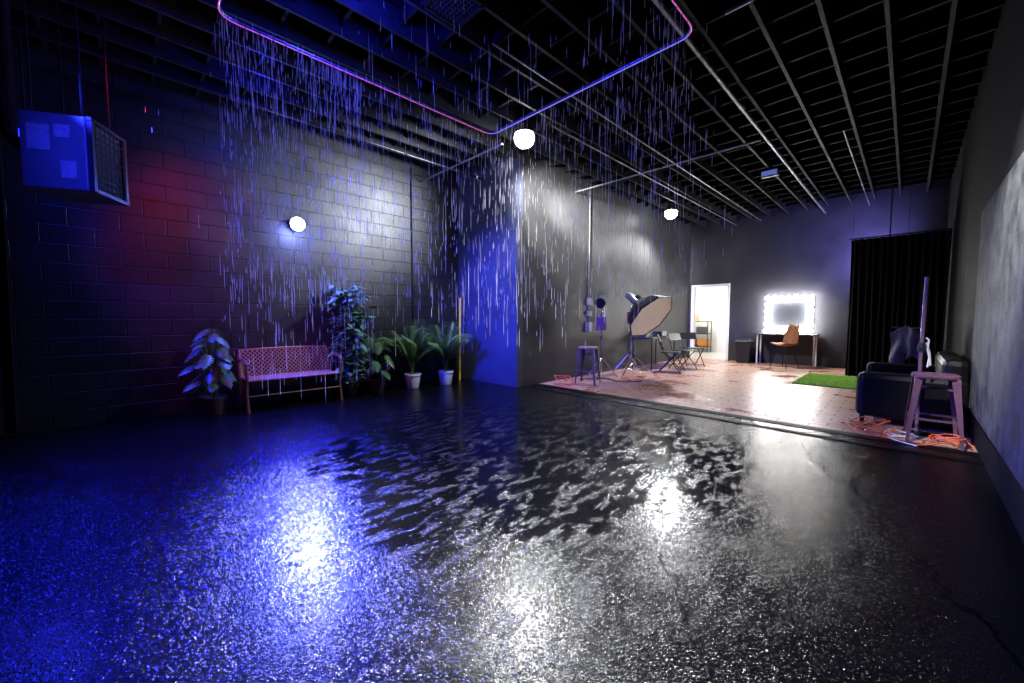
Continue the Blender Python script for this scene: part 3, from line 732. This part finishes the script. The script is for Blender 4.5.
# ---------------------------------------------------------------- folding chairs & table
def folding_chair(loc,rz,label):
    e=thing('folding_chair',label,'chair',loc,rz,group='black folding chairs')
    for sx in (-.22,.22):
        M().cyl((sx,-.22,0),(sx,.18,.45),.012,n=8).obj('leg',M_BMET,e)
        M().tube([(sx,.24,0),(sx,-.12,.45),(sx,-.27,.84)],.012,8).obj('leg',M_BMET,e,True)
    M().box((0,.02,.45),(.42,.4,.025)).obj('seat',M_BLACK,e,bevel=.01)
    M().box((0,-.235,.75),(.44,.02,.18),rotm(.35,0,0)).obj('backrest',M_BLACK,e,bevel=.008)
    for y,z in ((-.19,.03),(.2,.05)): M().cyl((-.22,y,z),(.22,y,z),.008,n=6).obj('stretcher',M_BMET,e)
    return e
fc=folding_chair((-3.76,8.7,.002),-1.2,'plain black folding chair near the table')
bpy.context.view_layer.update()
dup(fc,(-3.75,9.4,.002),-1.8)
dup(fc,(-3.85,10.2,.002),-2.3)
e=thing('folding_table','black rectangular folding table against the black wall','table',(-4.44,9.35,.002))
M().box((0,0,.73),(.58,1.4,.035)).obj('table_top',M_BLACK,e,bevel=.006)
for x in (-.24,.24):
    for y in (-.62,.62): M().cyl((x,y,0),(x,y,.715),.014,n=8).obj('leg',M_BMET,e)
for i,(x,y,s) in enumerate([(-.1,-.4,.22),(.05,.2,.3)]):
    o=M().box((0,0,0),(.25,s,.14)).obj('equipment_case',mat('case',(.05,.05,.06),.4,noise=.2),None,bevel=.02); o.location=(-4.44+x,9.35+y,.750+.07); tag(o,'small dark hard equipment case on the folding table','case')
# shelf in hall
e=thing('wire_shelf','low dark storage shelf in the bright hallway','shelf',(-5.35,14.7,.004))
for x in (-.4,.4):
    for y in (-.18,.18): M().cyl((x,y,0),(x,y,1.1),.014,n=8).obj('post',M_BMET,e)
for z in (.2,.65,1.08): M().box((0,0,z),(.84,.4,.02)).obj('shelf_board',M_BMET,e)
for (x,z,c) in [(-.2,.21,(.8,.3,.08)),(.15,.66,(.1,.1,.12)),(-.15,1.09,(.8,.6,.3)),(.2,.21,(.7,.25,.05))]:
    o=M().box((0,0,.12),(.3,.3,.24)).obj('storage_box',mat('box_col',c,.6,noise=.1),None,bevel=.01); o.location=(-5.35+x,14.7,.004+z); tag(o,'small storage box on the hallway shelf','box')
# ---------------------------------------------------------------- rain
m=M(); rnd=random.Random(9)
def streak(x,y,z,l,r):
    tx,ty=rnd.uniform(-.006,.006)*l,rnd.uniform(-.006,.006)*l
    vs=[(x,y,z-l*.5)]
    for zz,k0 in ((-.3,1),(.25,.8)):
        for k in range(3):
            a=2*pi*k/3; vs.append((x+r*k0*math.cos(a)+tx*zz,y+r*k0*math.sin(a)+ty*zz,z+l*zz))
    vs.append((x+tx,y+ty,z+l*.5))
    m.add(vs,[(0,2,1),(0,3,2),(0,1,3),(1,2,5,4),(2,3,6,5),(3,1,4,6),(7,4,5),(7,5,6),(7,6,4)])
j=lambda s: rnd.gauss(0,s)
def L_(): return min(.40,.03+abs(rnd.gauss(0,.13)))
for i in range(2400):
    side=rnd.random()
    z=RZ-.05-(RZ-1.4)*rnd.random()**1.4
    if side<.54 and rnd.random()<.15: z=rnd.uniform(.6,1.8)
    sp=.04+.08*(RZ-z)
    if side<.52: x,y=RX0+j(sp),rnd.uniform(RY0,RY0+1.2)
    elif side<.66: x,y=RX0+j(sp),rnd.uniform(RY0+1.1,RY1)
    elif side<.88: x,y=rnd.uniform(RX0,RX1),RY1+j(sp)
    else: x,y=RX1+j(sp),rnd.uniform(2.0,RY1)
    l=min(L_(),z*1.6)
    streak(x,y,max(z,l*.5+.01),l,rnd.uniform(.0009,.0020))
for i in range(650):
    z=rnd.uniform(1.0,RZ-.1)
    streak(rnd.uniform(RX0,RX1-.2),rnd.uniform(1.2,RY1+.1),max(z,.2),L_(),rnd.uniform(.0010,.0020))
for i in range(80):
    streak(rnd.uniform(-5.6,-3.9),rnd.uniform(0,4.4),rnd.uniform(.3,3.4),rnd.uniform(.02,.07),rnd.uniform(.001,.002))
g=G('rain_water'); g.set('Base Color',(.95,.93,.88)); g.set('Roughness',.15); g.set('Specular IOR Level',.5)
tr_=g.nt.nodes.new('ShaderNodeBsdfTranslucent'); tr_.inputs['Color'].default_value=(.98,.96,.92,1); ms=g.nt.nodes.new('ShaderNodeMixShader'); ms.inputs[0].default_value=.5
g.l(g.b.outputs[0],ms.inputs[1]); g.l(tr_.outputs[0],ms.inputs[2]); g.l(ms.outputs[0],g.nt.nodes['Material Output'].inputs['Surface'])
o=m.obj('falling_rain',g.m,None); tag(o,'falling streaks of water dropping from the pipe loop','rain'); o['kind']='stuff'
# ---------------------------------------------------------------- world, camera
w=bpy.data.worlds.new('w'); SC.world=w; w.use_nodes=True; w.node_tree.nodes['Background'].inputs[0].default_value=(.02,.02,.05,1); w.node_tree.nodes['Background'].inputs[1].default_value=.1
cd=bpy.data.cameras.new('camera'); cd.lens=13.75; cd.sensor_width=36; cd.clip_start=.05
co=bpy.data.objects.new('camera',cd); COL.objects.link(co); co.location=(0,0,1.2); co.rotation_euler=(math.radians(90-3.37),0,math.radians(45.4)); SC.camera=co
SC.view_settings.view_transform='Standard'
